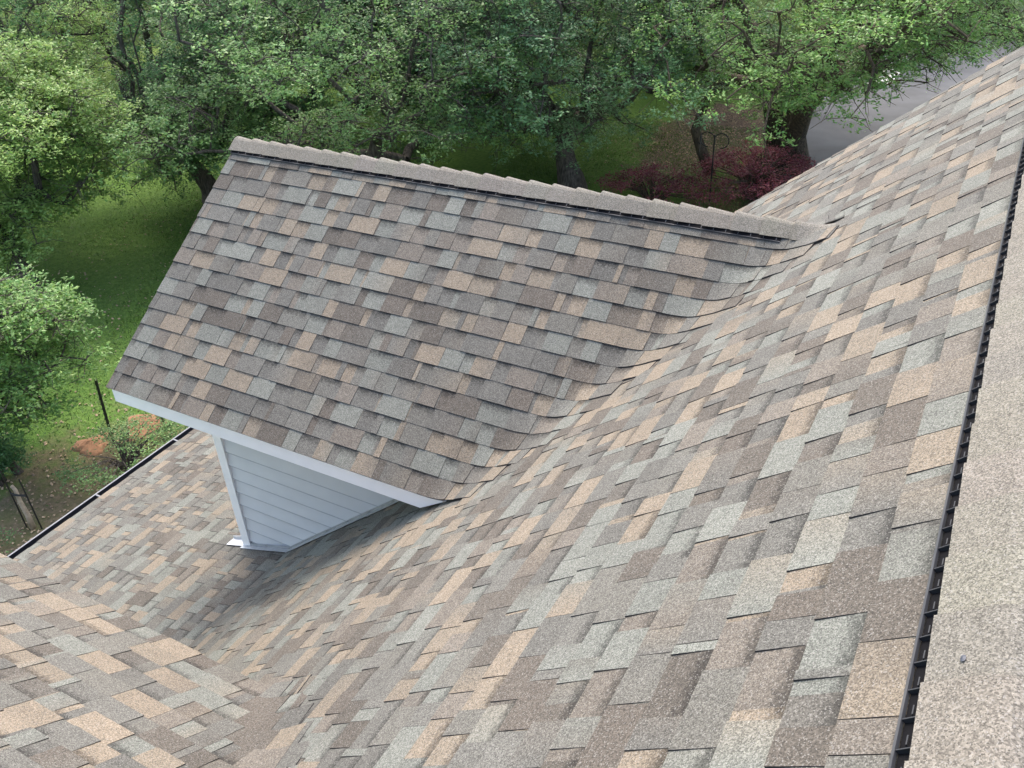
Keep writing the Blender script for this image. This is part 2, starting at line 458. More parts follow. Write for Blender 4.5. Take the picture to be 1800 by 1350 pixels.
    for sy in (-1, 1):
        yw = yr+sy*(YR-YW)
        m = MB(); lap_shadows = []; z0 = zroof(XC)-.15; top = ZT+.35; lap = .152
        # backing wall
        yb = yw-sy*.02
        ya_, yb_ = sorted((yb, yw-sy*.12))
        m.box(XC, -2.2, ya_, yb_, z0-.3, top)
        zc = zroof(XC)-.06
        while zc < top:
            # each board leans out at its lower edge
            zt2 = zc+lap-.004
            A = [(XC+.02, yw+sy*.016, zc), (-2.4, yw+sy*.016, zc), (-2.4, yw-sy*.02, zc), (XC+.02, yw-sy*.02, zc),
                 (XC+.02, yw-sy*.006, zt2), (-2.4, yw-sy*.006, zt2), (-2.4, yw-sy*.02, zt2), (XC+.02, yw-sy*.02, zt2)]
            m.hexa(A)
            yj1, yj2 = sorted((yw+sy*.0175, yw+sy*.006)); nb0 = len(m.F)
            m.box(XC+.07, -2.4, yj1, yj2, zc-.0055, zc+.0015); lap_shadows += range(nb0, len(m.F)); zc += lap  # thin strip added at the board's lower edge as its painted lap shadow
        wl = m.build('gable_wall', M_SIDE, house); wl.data.materials.append(M_LAPSHADOW)
        for fi in lap_shadows: wl.data.polygons[fi].material_index = 1
        if sy < 0: wl['label'] = 'pale grey lap siding cheek under the white fascia'
        mc = MB(); ya2, yb2 = sorted((yw+sy*.03, yw-sy*.05))
        mc.box(XC-.022, XC+.075, ya2, yb2, z0-.05, top-.05)
        mc.box(XC-.022, XC-.002, yr if sy > 0 else yw+.09, yw-.09 if sy > 0 else yr, z0-.05, top)
        mc.build('corner_board', M_WHITE, wl)
        # step flashing along the foot of the wall
        mf = MB()
        def zf(x): return zroof(x)
        xs = [XC-.02, XB, -2.6]
        for a, b_ in zip(xs[:-1], xs[1:]):
            nrm = n2 if b_ <= XB+1e-6 else n1
            segs = max(1, int((b_-a)/.25))
            for i in range(segs):
                p = a+(b_-a)*i/segs; q = a+(b_-a)*(i+1)/segs+.012
                ofs = .013+.002*(i % 2)
                y1_, y2_ = yw+sy*.075, yw+sy*.0
                pts = []
                for hh in (0, .003):
                    for x_, y_ in ((p, y1_), (q, y1_), (q, y2_), (p, y2_)):
                        pts.append(np.array([x_, y_, zf(x_)])+nrm*(ofs+hh))
                if sy > 0: pts = [pts[k_] for k_ in (3, 2, 1, 0, 7, 6, 5, 4)]
                mf.hexa(pts)
                # upright leg
                pts = []
                for hh in (0.005, .03):
                    for x_, y_ in ((p, yw+sy*.026), (q, yw+sy*.026), (q, yw+sy*.021), (p, yw+sy*.021)):
                        pts.append((x_, y_, zf(x_)+ofs+hh))
                if sy > 0: pts = [pts[k_] for k_ in (3, 2, 1, 0, 7, 6, 5, 4)]
                mf.hexa(pts)
        mf.build('step_flashing', M_FLASH, wl)
        mk = MB()
        pts = []
        for hh in (.014, .018):
            for x_, y_ in ((XC-.24, yw+sy*.05), (XC+.05, yw+sy*.045), (XC+.05, yw-sy*.05), (XC-.24, yw-sy*.05)):
                pts.append(np.array([x_, y_, zroof(x_)])+n2*hh)
        if sy > 0: pts = [pts[k_] for k_ in (3, 2, 1, 0, 7, 6, 5, 4)]
        mk.hexa(pts)
        y1_, y2_ = sorted((yw-sy*.05, yw-sy*.046))
        mk.hexa([(XC-.24, y1_, zroof(XC-.24)), (XC-.03, y1_, zroof(XC)), (XC-.03, y2_, zroof(XC)), (XC-.24, y2_, zroof(XC-.24)),
                 (XC-.24, y1_, zroof(XC-.24)+.05), (XC-.03, y1_, zroof(XC)+.06), (XC-.03, y2_, zroof(XC)+.06), (XC-.24, y2_, zroof(XC-.24)+.05)])
        mk.build('corner_flashing', M_PALE, wl)
    # gable front wall (faces the yard)
    m = MB(); hw = YR-YW-.1
    yA, yB = yr-hw, yr+hw; zb = zroof(XC)-.2; zs = ZR-hw*tan(SD)-.12
    m.add([(XC+.01, yA, zb), (XC+.01, yB, zb), (XC+.01, yB, zs), (XC+.01, yr, ZR-.15), (XC+.01, yA, zs),
           (XC+.12, yA, zb), (XC+.12, yB, zb), (XC+.12, yB, zs), (XC+.12, yr, ZR-.15), (XC+.12, yA, zs)],
          [(4, 3, 2, 1, 0), (5, 6, 7, 8, 9), (0, 1, 6, 5), (1, 2, 7, 6), (2, 3, 8, 7), (3, 4, 9, 8), (4, 0, 5, 9)])
    m.build('gable_end', M_SIDE, root)
    return root
far = dormer(YR, False); far['label'] = 'gable roof in the middle with white fascia and stepped ridge caps'
near = dormer(YN, True); near['label'] = 'nearer gable slope falling away at the lower left'

# ---- main ridge vent and caps
m = MB(); ml = MB()
# strip under the caps, lip and open channel
nb = Vector(n1); db = Vector((-cos(S1), 0, -sin(S1)))
def Qm(y, s, h): return Vector((0, y, 0))+db*s+nb*h
y0, y1 = YMIN, YEND
ml.hexa([Qm(y0, 0.010, .009), Qm(y0, -.002, .010), Qm(y1, -.002, .010), Qm(y1, .010, .009), Qm(y0, 0.010, .013), Qm(y0, -.004, .024), Qm(y1, -.004, .024), Qm(y1, .010, .013)])
m.hexa([Qm(y0, -.005, .009), Qm(y0, -.2, .009), Qm(y1, -.2, .009), Qm(y1, -.005, .009), Qm(y0, -.005, .012), Qm(y0, -.2, .012), Qm(y1, -.2, .012), Qm(y1, -.005, .012)])
m.hexa([Qm(y0, -.05, .012), Qm(y0, -.2, .012), Qm(y1, -.2, .012), Qm(y1, -.05, .012), Qm(y0, -.05, .026), Qm(y0, -.2, .026), Qm(y1, -.2, .026), Qm(y1, -.05, .026)])
y = y0; i = 0
while y < y1:
    ml.hexa([Qm(y, -.004, .012), Qm(y, -.05, .012), Qm(y+.003, -.05, .012), Qm(y+.003, -.004, .012), Qm(y, -.004, .022), Qm(y, -.05, .027), Qm(y+.003, -.05, .027), Qm(y+.003, -.004, .022)])
    # louvre fins and clip
    for j in range(2, 5, 2):
        yy = y+.078*j/6
        m.hexa([Qm(yy, -.03, .012), Qm(yy, -.05, .012), Qm(yy+.002, -.05, .012), Qm(yy+.002, -.03, .012), Qm(yy, -.03, .018), Qm(yy, -.05, .024), Qm(yy+.002, -.05, .024), Qm(yy+.002, -.03, .018)])
    ml.hexa([Qm(y+.018, -.019, .012), Qm(y+.018, -.022, .012), Qm(y+.042, -.022, .012), Qm(y+.042, -.019, .012), Qm(y+.018, -.019, .017), Qm(y+.018, -.022, .017), Qm(y+.042, -.022, .017), Qm(y+.042, -.019, .017)])
    y += .078
mv = m.build('ridge_vent', M_VENT, main_o); lo = ml.build('vent_lip', simple('pale_vent_lip', (.085, .09, .10), .45), mv)
lo.data.materials.append(simple('dark_vent_ribs', (.022, .023, .026), .6))
lo.data.polygons.foreach_set('material_index', [0]*6+[1]*(len(lo.data.polygons)-6))
Vc = []; Fc = []; Mi = []
ax, az = APX*cos(S1), APX*sin(S1)
ws = [-1, -.75, -.5, -.35, -.22, -.12, -.04, .04, .12, .22, .35, .5, .75, 1]; nw = len(ws)
y = YMIN; pitch = .20
while y < YEND:
    b = len(Vc); xj = rnd.uniform(-.0014, .0014)
    for i, fr in enumerate((-.12, .5, 1.0)):
        yy = min(y+pitch*fr, YEND+.01)
        hh = .030+.011*fr
        for low_ in (0, .0075):
            for w_ in ws:
                a = abs(w_); sg = 1 if w_ > 0 else -1
                nx = sg*sin(S1); nz_ = cos(S1)
                k = max(0, 1-a/.28)
                wv_ = a*.172
                x = ax+sg*wv_*cos(S1)+xj; z = az-wv_*sin(S1)-.012*k*k
                ss = min(1, a/.28)
                v_ = Vector((nx*ss, 0, nz_*ss+(1-ss))).normalized()*(hh-low_)
                Vc.append((x+v_.x, yy, z+v_.z))
    for i in range(2):
        for j in range(nw-1):
            a = b+i*2*nw+j; c = a+2*nw
            Fc.append((a, a+1, c+1, c)); Mi.append(0)
            Fc.append((a+nw, c+nw, c+nw+1, a+nw+1)); Mi.append(1)
        for j in (0, nw-1):
            a = b+i*2*nw+j; c = a+2*nw; Fc.append((a, c, c+nw, a+nw)); Mi.append(1)
    for i in (0, 2):
        for j in range(nw-1):
            a = b+i*2*nw+j; Fc.append((a, a+1, a+1+nw, a+nw)); Mi.append(1)
    y += pitch
mesh_np('ridge_cap', Vc, Fc, [M_CAP, M_EDGE], captint(Fc, Mi, 84, .06), Mi, None, main_o)
# sealant dab on the cap
# ---- gutter along the lower eave
m = MB()
gz = zroof(XG)-.012
prof = [(.0, 0), (.0, -.11), (-.11, -.11), (-.135, -.01), (-.135, .0), (-.127, .0), (-.127, -.012), (-.105, -.104), (-.006, -.104), (-.006, 0)]
def gprism(mb, prof, y0, y1):
    n = len(prof); vs = [(XG+.0+u, y0, gz+w_) for u, w_ in prof]+[(XG+.0+u, y1, gz+w_) for u, w_ in prof]
    mb.add(vs, [(i, (i+1) % n, n+(i+1) % n, n+i) for i in range(n)])
gprism(m, prof, YMIN, YEND)
gut = m.build('gutter', M_GUT, low_o)
m = MB(); gprism(m, [(-.139, -.02), (-.139, .006), (-.119, .006), (-.119, 0), (-.133, 0), (-.133, -.02)], YMIN, YEND)
m.build('gutter_rim', simple('gutter_rim_metal', (.16, .165, .18), .5), gut)
for yy in (2.6, 4.67, 5.93, 7.1):
    m = MB(); m.box(XG-.13, XG-.004, yy, yy+.02, gz-.012, gz+.004)
    m.build('gutter_hanger', M_VENT if yy == 2.6 else M_HANG, gut)
m = MB(); m.box(XG+.0, XG+.02, YMIN, YEND, gz-.17, gz-.002+.0)
m.build('eave_fascia', M_WHITE, low_o)
# ---- house body
m = MB(); GZ = -7.9
xw = XG+.5
m.box(xw, 5.5, YMIN+.3, YEND-.35, GZ-.2, zroof(xw)-.2)
m.build('house_wall', M_WALL, house)
# gable-end infill of the main roof
for yy in (YEND-.47, YMIN+.32):
    m = MB()
    pr = [(xw+.02, zroof(xw)-.25), (XB, XB*T1-.14), (.13, -.02), (4.0, -3.2), (4.4, zroof(xw)-.25)]
    n = len(pr); m.add([(x, yy, z) for x, z in pr]+[(x, yy+.1, z) for x, z in pr], [tuple(range(n)), tuple(range(n, 2*n))[::-1]]+[(i, n+i, n+(i+1) % n, (i+1) % n) for i in range(n)])
    m.build('end_wall', M_WALL, house)
m = MB(); c = Vector((.0711, 1.459, .1035))+nb*.001
m.add([c+db*(.0065*cos(a))+Vector((0, 1, 0))*(.0095*sin(a)) for a in [i*pi/6 for i in range(12)]]+[c+nb*.003], [(i, (i+1) % 12, 12) for i in range(12)])
m.build('sealant_dab', simple('grey_sealant', (.06, .065, .08), .6), main_o)


# ------------------------------------------------------------------ ground
def noise2(x, y, s=1.0):
    return (np.sin(x*.31*s+1.3)*np.cos(y*.27*s-.4)+.5*np.sin(x*.83*s+y*.55*s)+.3*np.cos(y*1.3*s-x*.9*s))/1.8
def gheight(x, y):
    return GZ+.06*noise2(np.asarray(x, float), np.asarray(y, float), .8)*np.clip((np.hypot(np.asarray(x)+2, np.asarray(y)-3)-7)/8, 0, 1)
def gmat():
    m, n, b = newmat('lawn'); b.inputs['Roughness'].default_value = .95; b.inputs['Specular IOR Level'].default_value = .1
    tc = N(n, 'ShaderNodeTexCoord'); P = tc.outputs['Object']
    def nz(s, d=6):
        x = N(n, 'ShaderNodeTexNoise'); x.inputs['Scale'].default_value = s; x.inputs['Detail'].default_value = d; x.inputs['Roughness'].default_value = .65
        n.links.new(P, x.inputs['Vector']); return x.outputs['Fac']
    g = mixc(n, mrange(n, nz(.35), .35, .65, 0, 1), (.09, .175, .032, 1), (.14, .23, .055, 1))
    g = mixc(n, mrange(n, nz(9), .35, .7, 0, .8), g, (.04, .095, .018, 1))
    g = mixc(n, mrange(n, nz(40), .45, .75, 0, .5), g, (.14, .18, .065, 1))
    dry = mixc(n, mrange(n, nz(14), .35, .65, 0, 1), (.19, .145, .095, 1), (.10, .095, .05, 1))
    dry = mixc(n, mrange(n, nz(45, 3), .6, .7, 0, .7), dry, (.27, .2, .14, 1))
    dry = mixc(n, mrange(n, nz(3), .45, .68, 0, .5), dry, (.085, .11, .03, 1))
    # worn strip beside the house: distance field around (-12.3, 4)
    sx = n.nodes.new('ShaderNodeSeparateXYZ'); n.links.new(P, sx.inputs[0])
    def gauss(cx, cy, rx, ry):
        a = math_(n, 'POWER', math_(n, 'DIVIDE', math_(n, 'SUBTRACT', sx.outputs[0], cx), rx), 2.)
        c = math_(n, 'POWER', math_(n, 'DIVIDE', math_(n, 'SUBTRACT', sx.outputs[1], cy), ry), 2.)
        return math_(n, 'SQRT', math_(n, 'ADD', a, c))
    d1 = math_(n, 'ADD', gauss(-11.3, 4.3, 3.3, 5.0), mrange(n, nz(1.2), .3, .7, -.35, .35))
    k1 = mrange(n, d1, .75, 1.15, 1, 0)
    c = mixc(n, k1, g, dry)
    lit = mixc(n, mrange(n, nz(7), .3, .7, 0, 1), (.14, .10, .075, 1), (.075, .055, .04, 1))
    lit = mixc(n, mrange(n, nz(30, 3), .58, .66, 0, .8), lit, (.42, .34, .28, 1))
    d2 = math_(n, 'ADD', gauss(-8.9, 28.6, 1.9, 4.4), mrange(n, nz(1.5), .3, .7, -.3, .3))
    c = mixc(n, mrange(n, d2, .8, 1.1, 1, 0), c, lit)
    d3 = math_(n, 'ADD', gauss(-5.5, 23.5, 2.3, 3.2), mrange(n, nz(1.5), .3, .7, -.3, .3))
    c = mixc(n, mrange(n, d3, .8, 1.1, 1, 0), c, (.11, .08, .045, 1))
    # far meadow yellower
    far_ = mrange(n, math_(n, 'LENGTH' if False else 'ADD', gauss(0, 0, 1, 1), 0.), 38, 55, 0, 1)
    c = mixc(n, far_, c, (.12, .175, .045, 1))
    n.links.new(c, b.inputs['Base Color'])
    bp = N(n, 'ShaderNodeBump'); bp.inputs['Strength'].default_value = .6; bp.inputs['Distance'].default_value = .05
    n.links.new(nz(25), bp.inputs['Height']); n.links.new(bp.outputs[0], b.inputs['Normal'])
    return m
gx = np.concatenate([[-900, -400, -200], np.linspace(-100, 40, 141), [100, 300, 900]]); gy = np.concatenate([[-900, -300, -60], np.linspace(-20, 110, 131), [200, 400, 900]])
X, Y = np.meshgrid(gx, gy, indexing='ij'); Z = gheight(X, Y)
V = np.stack([X, Y, Z], -1).reshape(-1, 3); nx, ny = X.shape
I = (np.arange(nx-1)[:, None]*ny+np.arange(ny-1)).ravel()
tag(mesh_np('ground', V, np.stack([I, I+ny, I+ny+1, I+1], -1), gmat(), smooth=True), kind='structure')

# driveway: asphalt lane and a pale concrete apron
def sheet(name, pts, dz, mat, kind='structure', th=None):
    m = MB(); n = len(pts)
    m.add([(x, y, GZ+dz) for x, y in pts]+[(x, y, GZ-.3) for x, y in pts], [tuple(range(n))]+[(i, n+i, n+(i+1) % n, (i+1) % n) for i in range(n)])
    return tag(m.build(name, mat), kind=kind)
asph = simple('asphalt', (.07, .075, .085), .75, noise=.3, scale=.8)
sheet('driveway', [(-5.9, 24.8), (-6.3, 31), (-6.6, 36), (-5.8, 46), (-3, 60), (14, 60), (14, 20), (-2, 20)], .075, asph)
sheet('concrete_apron', [(-7.1, 36.7), (-7.6, 42), (-4.3, 41.6), (-4.4, 36.6)], .11, simple('pale_concrete', (.66, .65, .62), .8, noise=.05, scale=2))

# red clay spoil patches around the post holes
M_CLAY = simple('red_clay', (.235, .125, .068), .95, noise=.35, scale=9)
def clay(x, y, rx, ry, seed, lab):
    r_ = np.random.default_rng(seed); m = MB(); na, nr = 28, 7; vs = [(0, 0, .11)]
    rad = 1+.22*np.sin(np.arange(na)*2*pi/na*3+seed)+r_.uniform(-.12, .12, na)
    for i in range(1, nr+1):
        for j in range(na):
            a = 2*pi*j/na; f = i/nr
            vs.append((cos(a)*rx*rad[j]*f, sin(a)*ry*rad[j]*f, .11*(1-f**1.7)+r_.uniform(-.018, .018)*(f < 1)-.03*(f == 1)))
    fs = [(0, 1+j, 1+(j+1) % na) for j in range(na)]
    for i in range(nr-1):
        for j in range(na):
            a = 1+i*na+j; b = 1+i*na+(j+1) % na; fs.append((a, a+na, b+na, b))
    m.add(vs, fs); o = m.build('clay_mound', M_CLAY, smooth=True); o.location = (x, y, GZ-.0)
    tag(o, label=lab, cat='dirt mound', group='red clay mounds by the posts')
clay(-13.55, 7.45, .33, .36, 3, 'small mound of red clay at the foot of the black post')
clay(-13.15, 8.35, .42, .5, 5, 'longer patch of red clay partly behind the white fascia corner')

# ------------------------------------------------------------------ foliage
def leafmat(name, dark, lightc, transl=.38):
    m, n, b = newmat(name); n.nodes.remove(b); out = n.nodes['Material Output']
    ca = N(n, 'ShaderNodeVertexColor', layer_name='Col'); sp = n.nodes.new('ShaderNodeSeparateColor'); n.links.new(ca.outputs['Color'], sp.inputs[0])
    c = mixc(n, sp.outputs[0], dark, lightc)
    hs = n.nodes.new('ShaderNodeHueSaturation'); n.links.new(c, hs.inputs['Color'])
    n.links.new(mrange(n, sp.outputs[1], 0, 1, .48, .52), hs.inputs['Hue'])
    n.links.new(mrange(n, sp.outputs[2], 0, 1, .75, 1.25), hs.inputs['Value'])
    p = n.nodes.new('ShaderNodeBsdfPrincipled'); p.inputs['Roughness'].default_value = .45; p.inputs['Specular IOR Level'].default_value = .5
    n.links.new(hs.outputs[0], p.inputs['Base Color'])
    t = n.nodes.new('ShaderNodeBsdfTranslucent'); n.links.new(hs.outputs[0], t.inputs[0])
    mx = n.nodes.new('ShaderNodeMixShader'); mx.inputs[0].default_value = transl
    n.links.new(p.outputs[0], mx.inputs[1]); n.links.new(t.outputs[0], mx.inputs[2]); n.links.new(mx.outputs[0], out.inputs[0])
    return m
L_MID = leafmat('leaf_mid_green', (.075, .155, .050, 1), (.26, .42, .14, 1))
L_BLUE = leafmat('leaf_blue_green', (.058, .13, .058, 1), (.20, .35, .155, 1))
L_BRIGHT = leafmat('leaf_bright_green', (.085, .185, .042, 1), (.29, .47, .13, 1))
L_YEL = leafmat('leaf_yellow_green', (.13, .23, .055, 1), (.34, .49, .15, 1))
L_DARK = leafmat('leaf_deep_green', (.04, .11, .04, 1), (.13, .27, .09, 1))
L_RED = leafmat('leaf_maroon', (.08, .018, .026, 1), (.33, .085, .11, 1))
def barkmat(name, a, b_):
    m, n, b = newmat(name); b.inputs['Roughness'].default_value = .95
    tc = N(n, 'ShaderNodeTexCoord'); mp = N(n, 'ShaderNodeMapping'); mp.inputs['Scale'].default_value = (9, 9, 2.5); n.links.new(tc.outputs['Object'], mp.inputs[0])
    nz = N(n, 'ShaderNodeTexNoise'); nz.inputs['Scale'].default_value = 2.2; nz.inputs['Detail'].default_value = 8; n.links.new(mp.outputs[0], nz.inputs['Vector'])
    n.links.new(mixc(n, mrange(n, nz.outputs['Fac'], .35, .65, 0, 1), a, b_), b.inputs['Base Color'])
    bp = N(n, 'ShaderNodeBump'); bp.inputs['Strength'].default_value = .8; bp.inputs['Distance'].default_value = .04
    n.links.new(nz.outputs['Fac'], bp.inputs['Height']); n.links.new(bp.outputs[0], b.inputs['Normal'])
    return m
BARK = barkmat('oak_bark', (.035, .028, .022, 1), (.12, .10, .082, 1))
BARK2 = barkmat('brown_bark', (.03, .022, .015, 1), (.11, .08, .05, 1))

def tubes(chains, name, mat, parent, kmax=9):
    V = []; F = []; nv = 0
    for pts, rad in chains:
        pts = np.asarray(pts, float); n = len(pts)
        if n < 2: continue
        r = max(rad); k = kmax if r > .12 else (6 if r > .04 else (4 if r > .012 else 3))
        t = np.empty_like(pts); t[1:-1] = pts[2:]-pts[:-2]; t[0] = pts[1]-pts[0]; t[-1] = pts[-1]-pts[-2]
        t /= np.linalg.norm(t, axis=1, keepdims=True)+1e-9
        ref = np.array([.3, .9, .1]) if abs(t[:, 2]).mean() > .6 else np.array([.1, .2, 1.])
        a = np.cross(t, ref); a /= np.linalg.norm(a, axis=1, keepdims=True)+1e-9; b = np.cross(t, a)
        an = np.arange(k)*2*pi/k
        rr = np.asarray(rad)[:, None]*np.ones(k)
        if r > .12: rr = rr*(1+.10*np.sin(an*3+pts[:, 2:3]*1.7)+.06*np.sin(an*5-pts[:, 2:3]*3))
        ring = pts[:, None]+(a[:, None]*np.cos(an)[None, :, None]+b[:, None]*np.sin(an)[None, :, None])*rr[..., None]
        V.append(ring.reshape(-1, 3)); i = (np.arange(n-1)[:, None]*k+np.arange(k)).ravel(); j = (np.arange(n-1)[:, None]*k+(np.arange(k)+1) % k).ravel()
        F.append(np.stack([i, j, j+k, i+k], -1)+nv); nv += n*k
    return mesh_np(name, np.concatenate(V), np.concatenate(F), mat, parent=parent, smooth=True)

def leaves(centers, sizes, tints, per, g, leaf=.085, flat=.6, sub=11, spread=.56, up_bias=1.0):
    """clusters of small rhombic leaves; returns V,F,col"""
    nc_ = len(centers); nsub = sub
    c = np.repeat(centers, nsub, 0); sz = np.repeat(sizes, nsub); tn = np.repeat(tints, nsub)
    dv = g.normal(size=(len(c), 3)); dv /= np.linalg.norm(dv, axis=1, keepdims=True)
    dv *= (g.uniform(.25, 1, (len(c), 1))**.6)*spread*sz[:, None]; dv[:, 2] *= flat
    c = c+dv; tn = tn+g.uniform(-.16, .16, len(c))
    q = max(1, per//nsub)
    p = np.repeat(c, q, 0)+g.normal(size=(len(c)*q, 3))*np.array([.07, .07, .045])*(leaf/.085); tn = np.repeat(tn, q)
    n = len(p); L = leaf*g.uniform(.6, 1.25, n); Wd = L*g.uniform(.42, .62, n)
    az = g.uniform(0, 2*pi, n); nr = g.normal(size=(n, 3))*.55; nr[:, 2] += up_bias; nr /= np.linalg.norm(nr, axis=1, keepdims=True)
    dr = np.stack([np.cos(az), np.sin(az), g.uniform(-.6, .3, n)], -1); dr -= (dr*nr).sum(1, keepdims=True)*nr; dr /= np.linalg.norm(dr, axis=1, keepdims=True)
    sd = np.cross(nr, dr)
    V = np.stack([p, p+dr*(L*.45)[:, None]+sd*(Wd*.5)[:, None]-nr*(.08*L)[:, None], p+dr*L[:, None], p+dr*(L*.45)[:, None]-sd*(Wd*.5)[:, None]-nr*(.08*L)[:, None]], 1).reshape(-1, 3)
    F = np.arange(n*4).reshape(n, 4)
    col = np.stack([np.clip(tn, 0, 1), g.uniform(0, 1, n), g.uniform(0, 1, n), np.ones(n)], -1)
    return V, F, np.repeat(col, 4, 0)

def tree_data(seed, H=9., Rc=5.2, fork=2.2, rt_=.32, nclump=330, per=170, low=1.8, lean=(0, 0), base_trunks=1, leaf=.093, size=1., squash=1., bare=.1, holes=.35, twig=True, shell=.42):
    g = np.random.default_rng(seed)
    P = []; par = []; chains = []
    def addnode(p, pa): P.append(np.array(p, float)); par.append(pa); return len(P)-1
    root_nodes = []
    for tki in range(base_trunks):
        off = np.array([0, 0]) if base_trunks == 1 else g.normal(size=2)*.5
        last = -1; ids = []
        nn = 7; ln = np.array(lean)+(g.normal(size=2)*.25 if base_trunks == 1 else off*1.6)
        for i in range(nn):
            f = i/(nn-1)
            last = addnode((off[0]*.5+ln[0]*f**1.3+.08*math.sin(f*5+seed), off[1]*.5+ln[1]*f**1.3+.08*math.cos(f*4+seed), fork*f-.15*(i == 0)), last); ids.append(last)
        root_nodes.append(ids)
    fk = P[root_nodes[0][-1]]
    hc = (H+low)/2; rz = (H-low)/2
    C = []
    ph = g.uniform(0, 6.28, 6)
    nlobe = max(14, nclump//13); lob = []; lt = g.normal(size=nlobe)*.17; tints = []
    while len(lob) < nlobe:
        d_ = g.normal(size=3); d_ /= np.linalg.norm(d_); rr = g.uniform(shell, 1)**.5
        az_ = math.atan2(d_[1], d_[0]); lobes = 1+.14*math.sin(2*az_+ph[0])+.10*math.sin(3*az_+ph[1])
        p = np.array([d_[0]*Rc*lobes*rr, d_[1]*Rc*lobes*rr*squash, hc+d_[2]*rz*rr])
        if lob and min(np.linalg.norm(p-q) for q in lob) < .62*(Rc*Rc*rz/nlobe)**(1/3): continue
        lob.append(p)
    lobr = 1.25*(Rc*Rc*rz/nlobe)**(1/3)
    while len(C) < nclump:
        li = int(g.integers(nlobe)); d_ = g.normal(size=3); d_ /= np.linalg.norm(d_)
        if d_[2] < -.25: d_[2] *= -1
        p = lob[li]+d_*np.array([1.15, 1.15, .62])*lobr*g.uniform(.45, 1)
        p[:2] += fk[:2]*.7
        if p[2] < low+.6*g.random(): continue
        C.append(p); tints.append(lt[li])
    C = np.array(C); od = np.argsort(np.linalg.norm(C-fk, axis=1)+g.normal(size=len(C))*.8); C = C[od]; tints = np.array(tints)[od]
    first = [ids[-1] for ids in root_nodes]
    cand = []
    for ids in root_nodes: cand += ids[-3:]
    tips = []
    arrP = np.zeros((60000, 3)); 
    for i, p in enumerate(P): arrP[i] = p
    mask = np.zeros(60000, bool); mask[cand] = True; depthd = np.zeros(60000)
    for c in C:
        n = len(P); idx = np.nonzero(mask[:n])[0]
        dd_ = np.linalg.norm(arrP[idx]-c, axis=1)+.28*depthd[idx]
        # avoid going steeply downward from outer nodes
        j = idx[np.argmin(dd_)]; a = arrP[j]; L = np.linalg.norm(c-a)
        k = max(2, int(L/.45)); last = int(j)
        out = c-a; mid = (a+c)/2+np.array([0, 0, .16*L if c[2] > a[2]-.3 else .1*L])+g.normal(size=3)*.10*L
        chain = [int(j)]
        for i in range(1, k+1):
            f = i/k; p = (1-f)**2*a+2*f*(1-f)*mid+f*f*c+g.normal(size=3)*.05*(i < k)
            nid = addnode(p, last); arrP[nid] = p; depthd[nid] = depthd[last]+np.linalg.norm(p-arrP[last]); mask[nid] = True; last = nid; chain.append(nid)
        tips.append(last); chains.append(chain)
    cnt = np.zeros(len(P))
    for t in tips:
        while t != -1: cnt[t] += 1; t = par[t]
    rad = rt_*.86*(np.maximum(cnt, 1)/len(tips)*base_trunks)**.47; rad = np.maximum(rad, .012)
    out_ch = []
    kids = {}
    for i, p_ in enumerate(par): kids.setdefault(p_, []).append(i)
    for ids in root_nodes:
        kr = [rad[k_] for k_ in kids.get(ids[-1], [])]; re_ = min(rt_*.8, max(kr+[rt_*.3])*1.12); nn = len(ids); sc_ = 1 if base_trunks == 1 else .85
        rr = [rt_*sc_*(1.5, 1.15)[i] if i < 2 else rt_*sc_*(1-(i-1)/(nn-2))+re_*((i-1)/(nn-2)) for i in range(nn)]
        pe = arrP[ids[-1]]; de = pe-arrP[ids[-2]]; de /= np.linalg.norm(de)
        out_ch.append((np.concatenate([arrP[ids], [pe+de*re_*.7, pe+de*re_*1.1]]), rr+[re_*.75, .01]))
    for ch in chains:
        r_ = [rad[i] for i in ch]; r_[0] = min(r_[0], r_[1]*1.15)
        out_ch.append((arrP[ch], r_))
    kb = g.random(len(C)) < bare
    if twig:
        for i, c in enumerate(C):
            m_ = 7 if kb[i] else 3
            for _ in range(m_):
                d_ = g.normal(size=3); d_[2] = d_[2]*.5-(.35 if kb[i] else 0); d_ /= np.linalg.norm(d_); l = g.uniform(.35, .85)*size
                md = c+d_*l*.5+g.normal(size=3)*.08; out_ch.append(([c, md, c+d_*l+np.array([0, 0, -.12*l])], [.011, .008, .004]))
    CC = C[~kb]
    tint = np.clip(.55+tints[~kb]+g.normal(size=len(CC))*.13, .05, 1)
    V, F, col = leaves(CC, g.uniform(.75, 1.25, len(CC))*size*1.15, tint, per, g, leaf)
    return out_ch, V, F, col

class TreeProto: pass
def make_tree(name, data, leafm, bark, loc, label, group, rot=0, scale=1., cat='tree', crown='crown'):
    root = empty(name, loc, label=label, cat=cat, group=group); root.rotation_euler[2] = rot; root.scale = (scale,)*3
    ch, V, F, col = data
    tubes(ch, 'trunk', bark, root)
    mesh_np(crown, V, F, leafm, col, parent=root)
    return root
def copy_tree(src, loc, rot, scale, label, mat=None):
    r_ = src.copy(); COL.objects.link(r_); r_.location = loc; r_.rotation_euler = (0, 0, rot)
    r_.scale = scale if isinstance(scale, tuple) else (scale,)*3; r_['label'] = label
    for ch in src.children:
        c = ch.copy(); COL.objects.link(c); c.parent = r_
        if mat and ch.name.startswith('crown'):
            c.material_slots[0].link = 'OBJECT'; c.material_slots[0].material = mat
    return r_
G_OAK = 'oaks around the lawn'; G_FAR = 'slender trees of the wood beyond the lawn'
dA = tree_data(21, H=8.2, Rc=4.6, fork=2.0, rt_=.34, nclump=640, per=165, low=.6, lean=(-.5, .2), bare=.10)
oakA = make_tree('oak_tree', dA, L_BLUE, BARK, (-11.0, 22.6, GZ), 'blue-green oak whose thick leaning trunk meets the lawn behind the middle of the gable ridge', G_OAK, rot=.3)
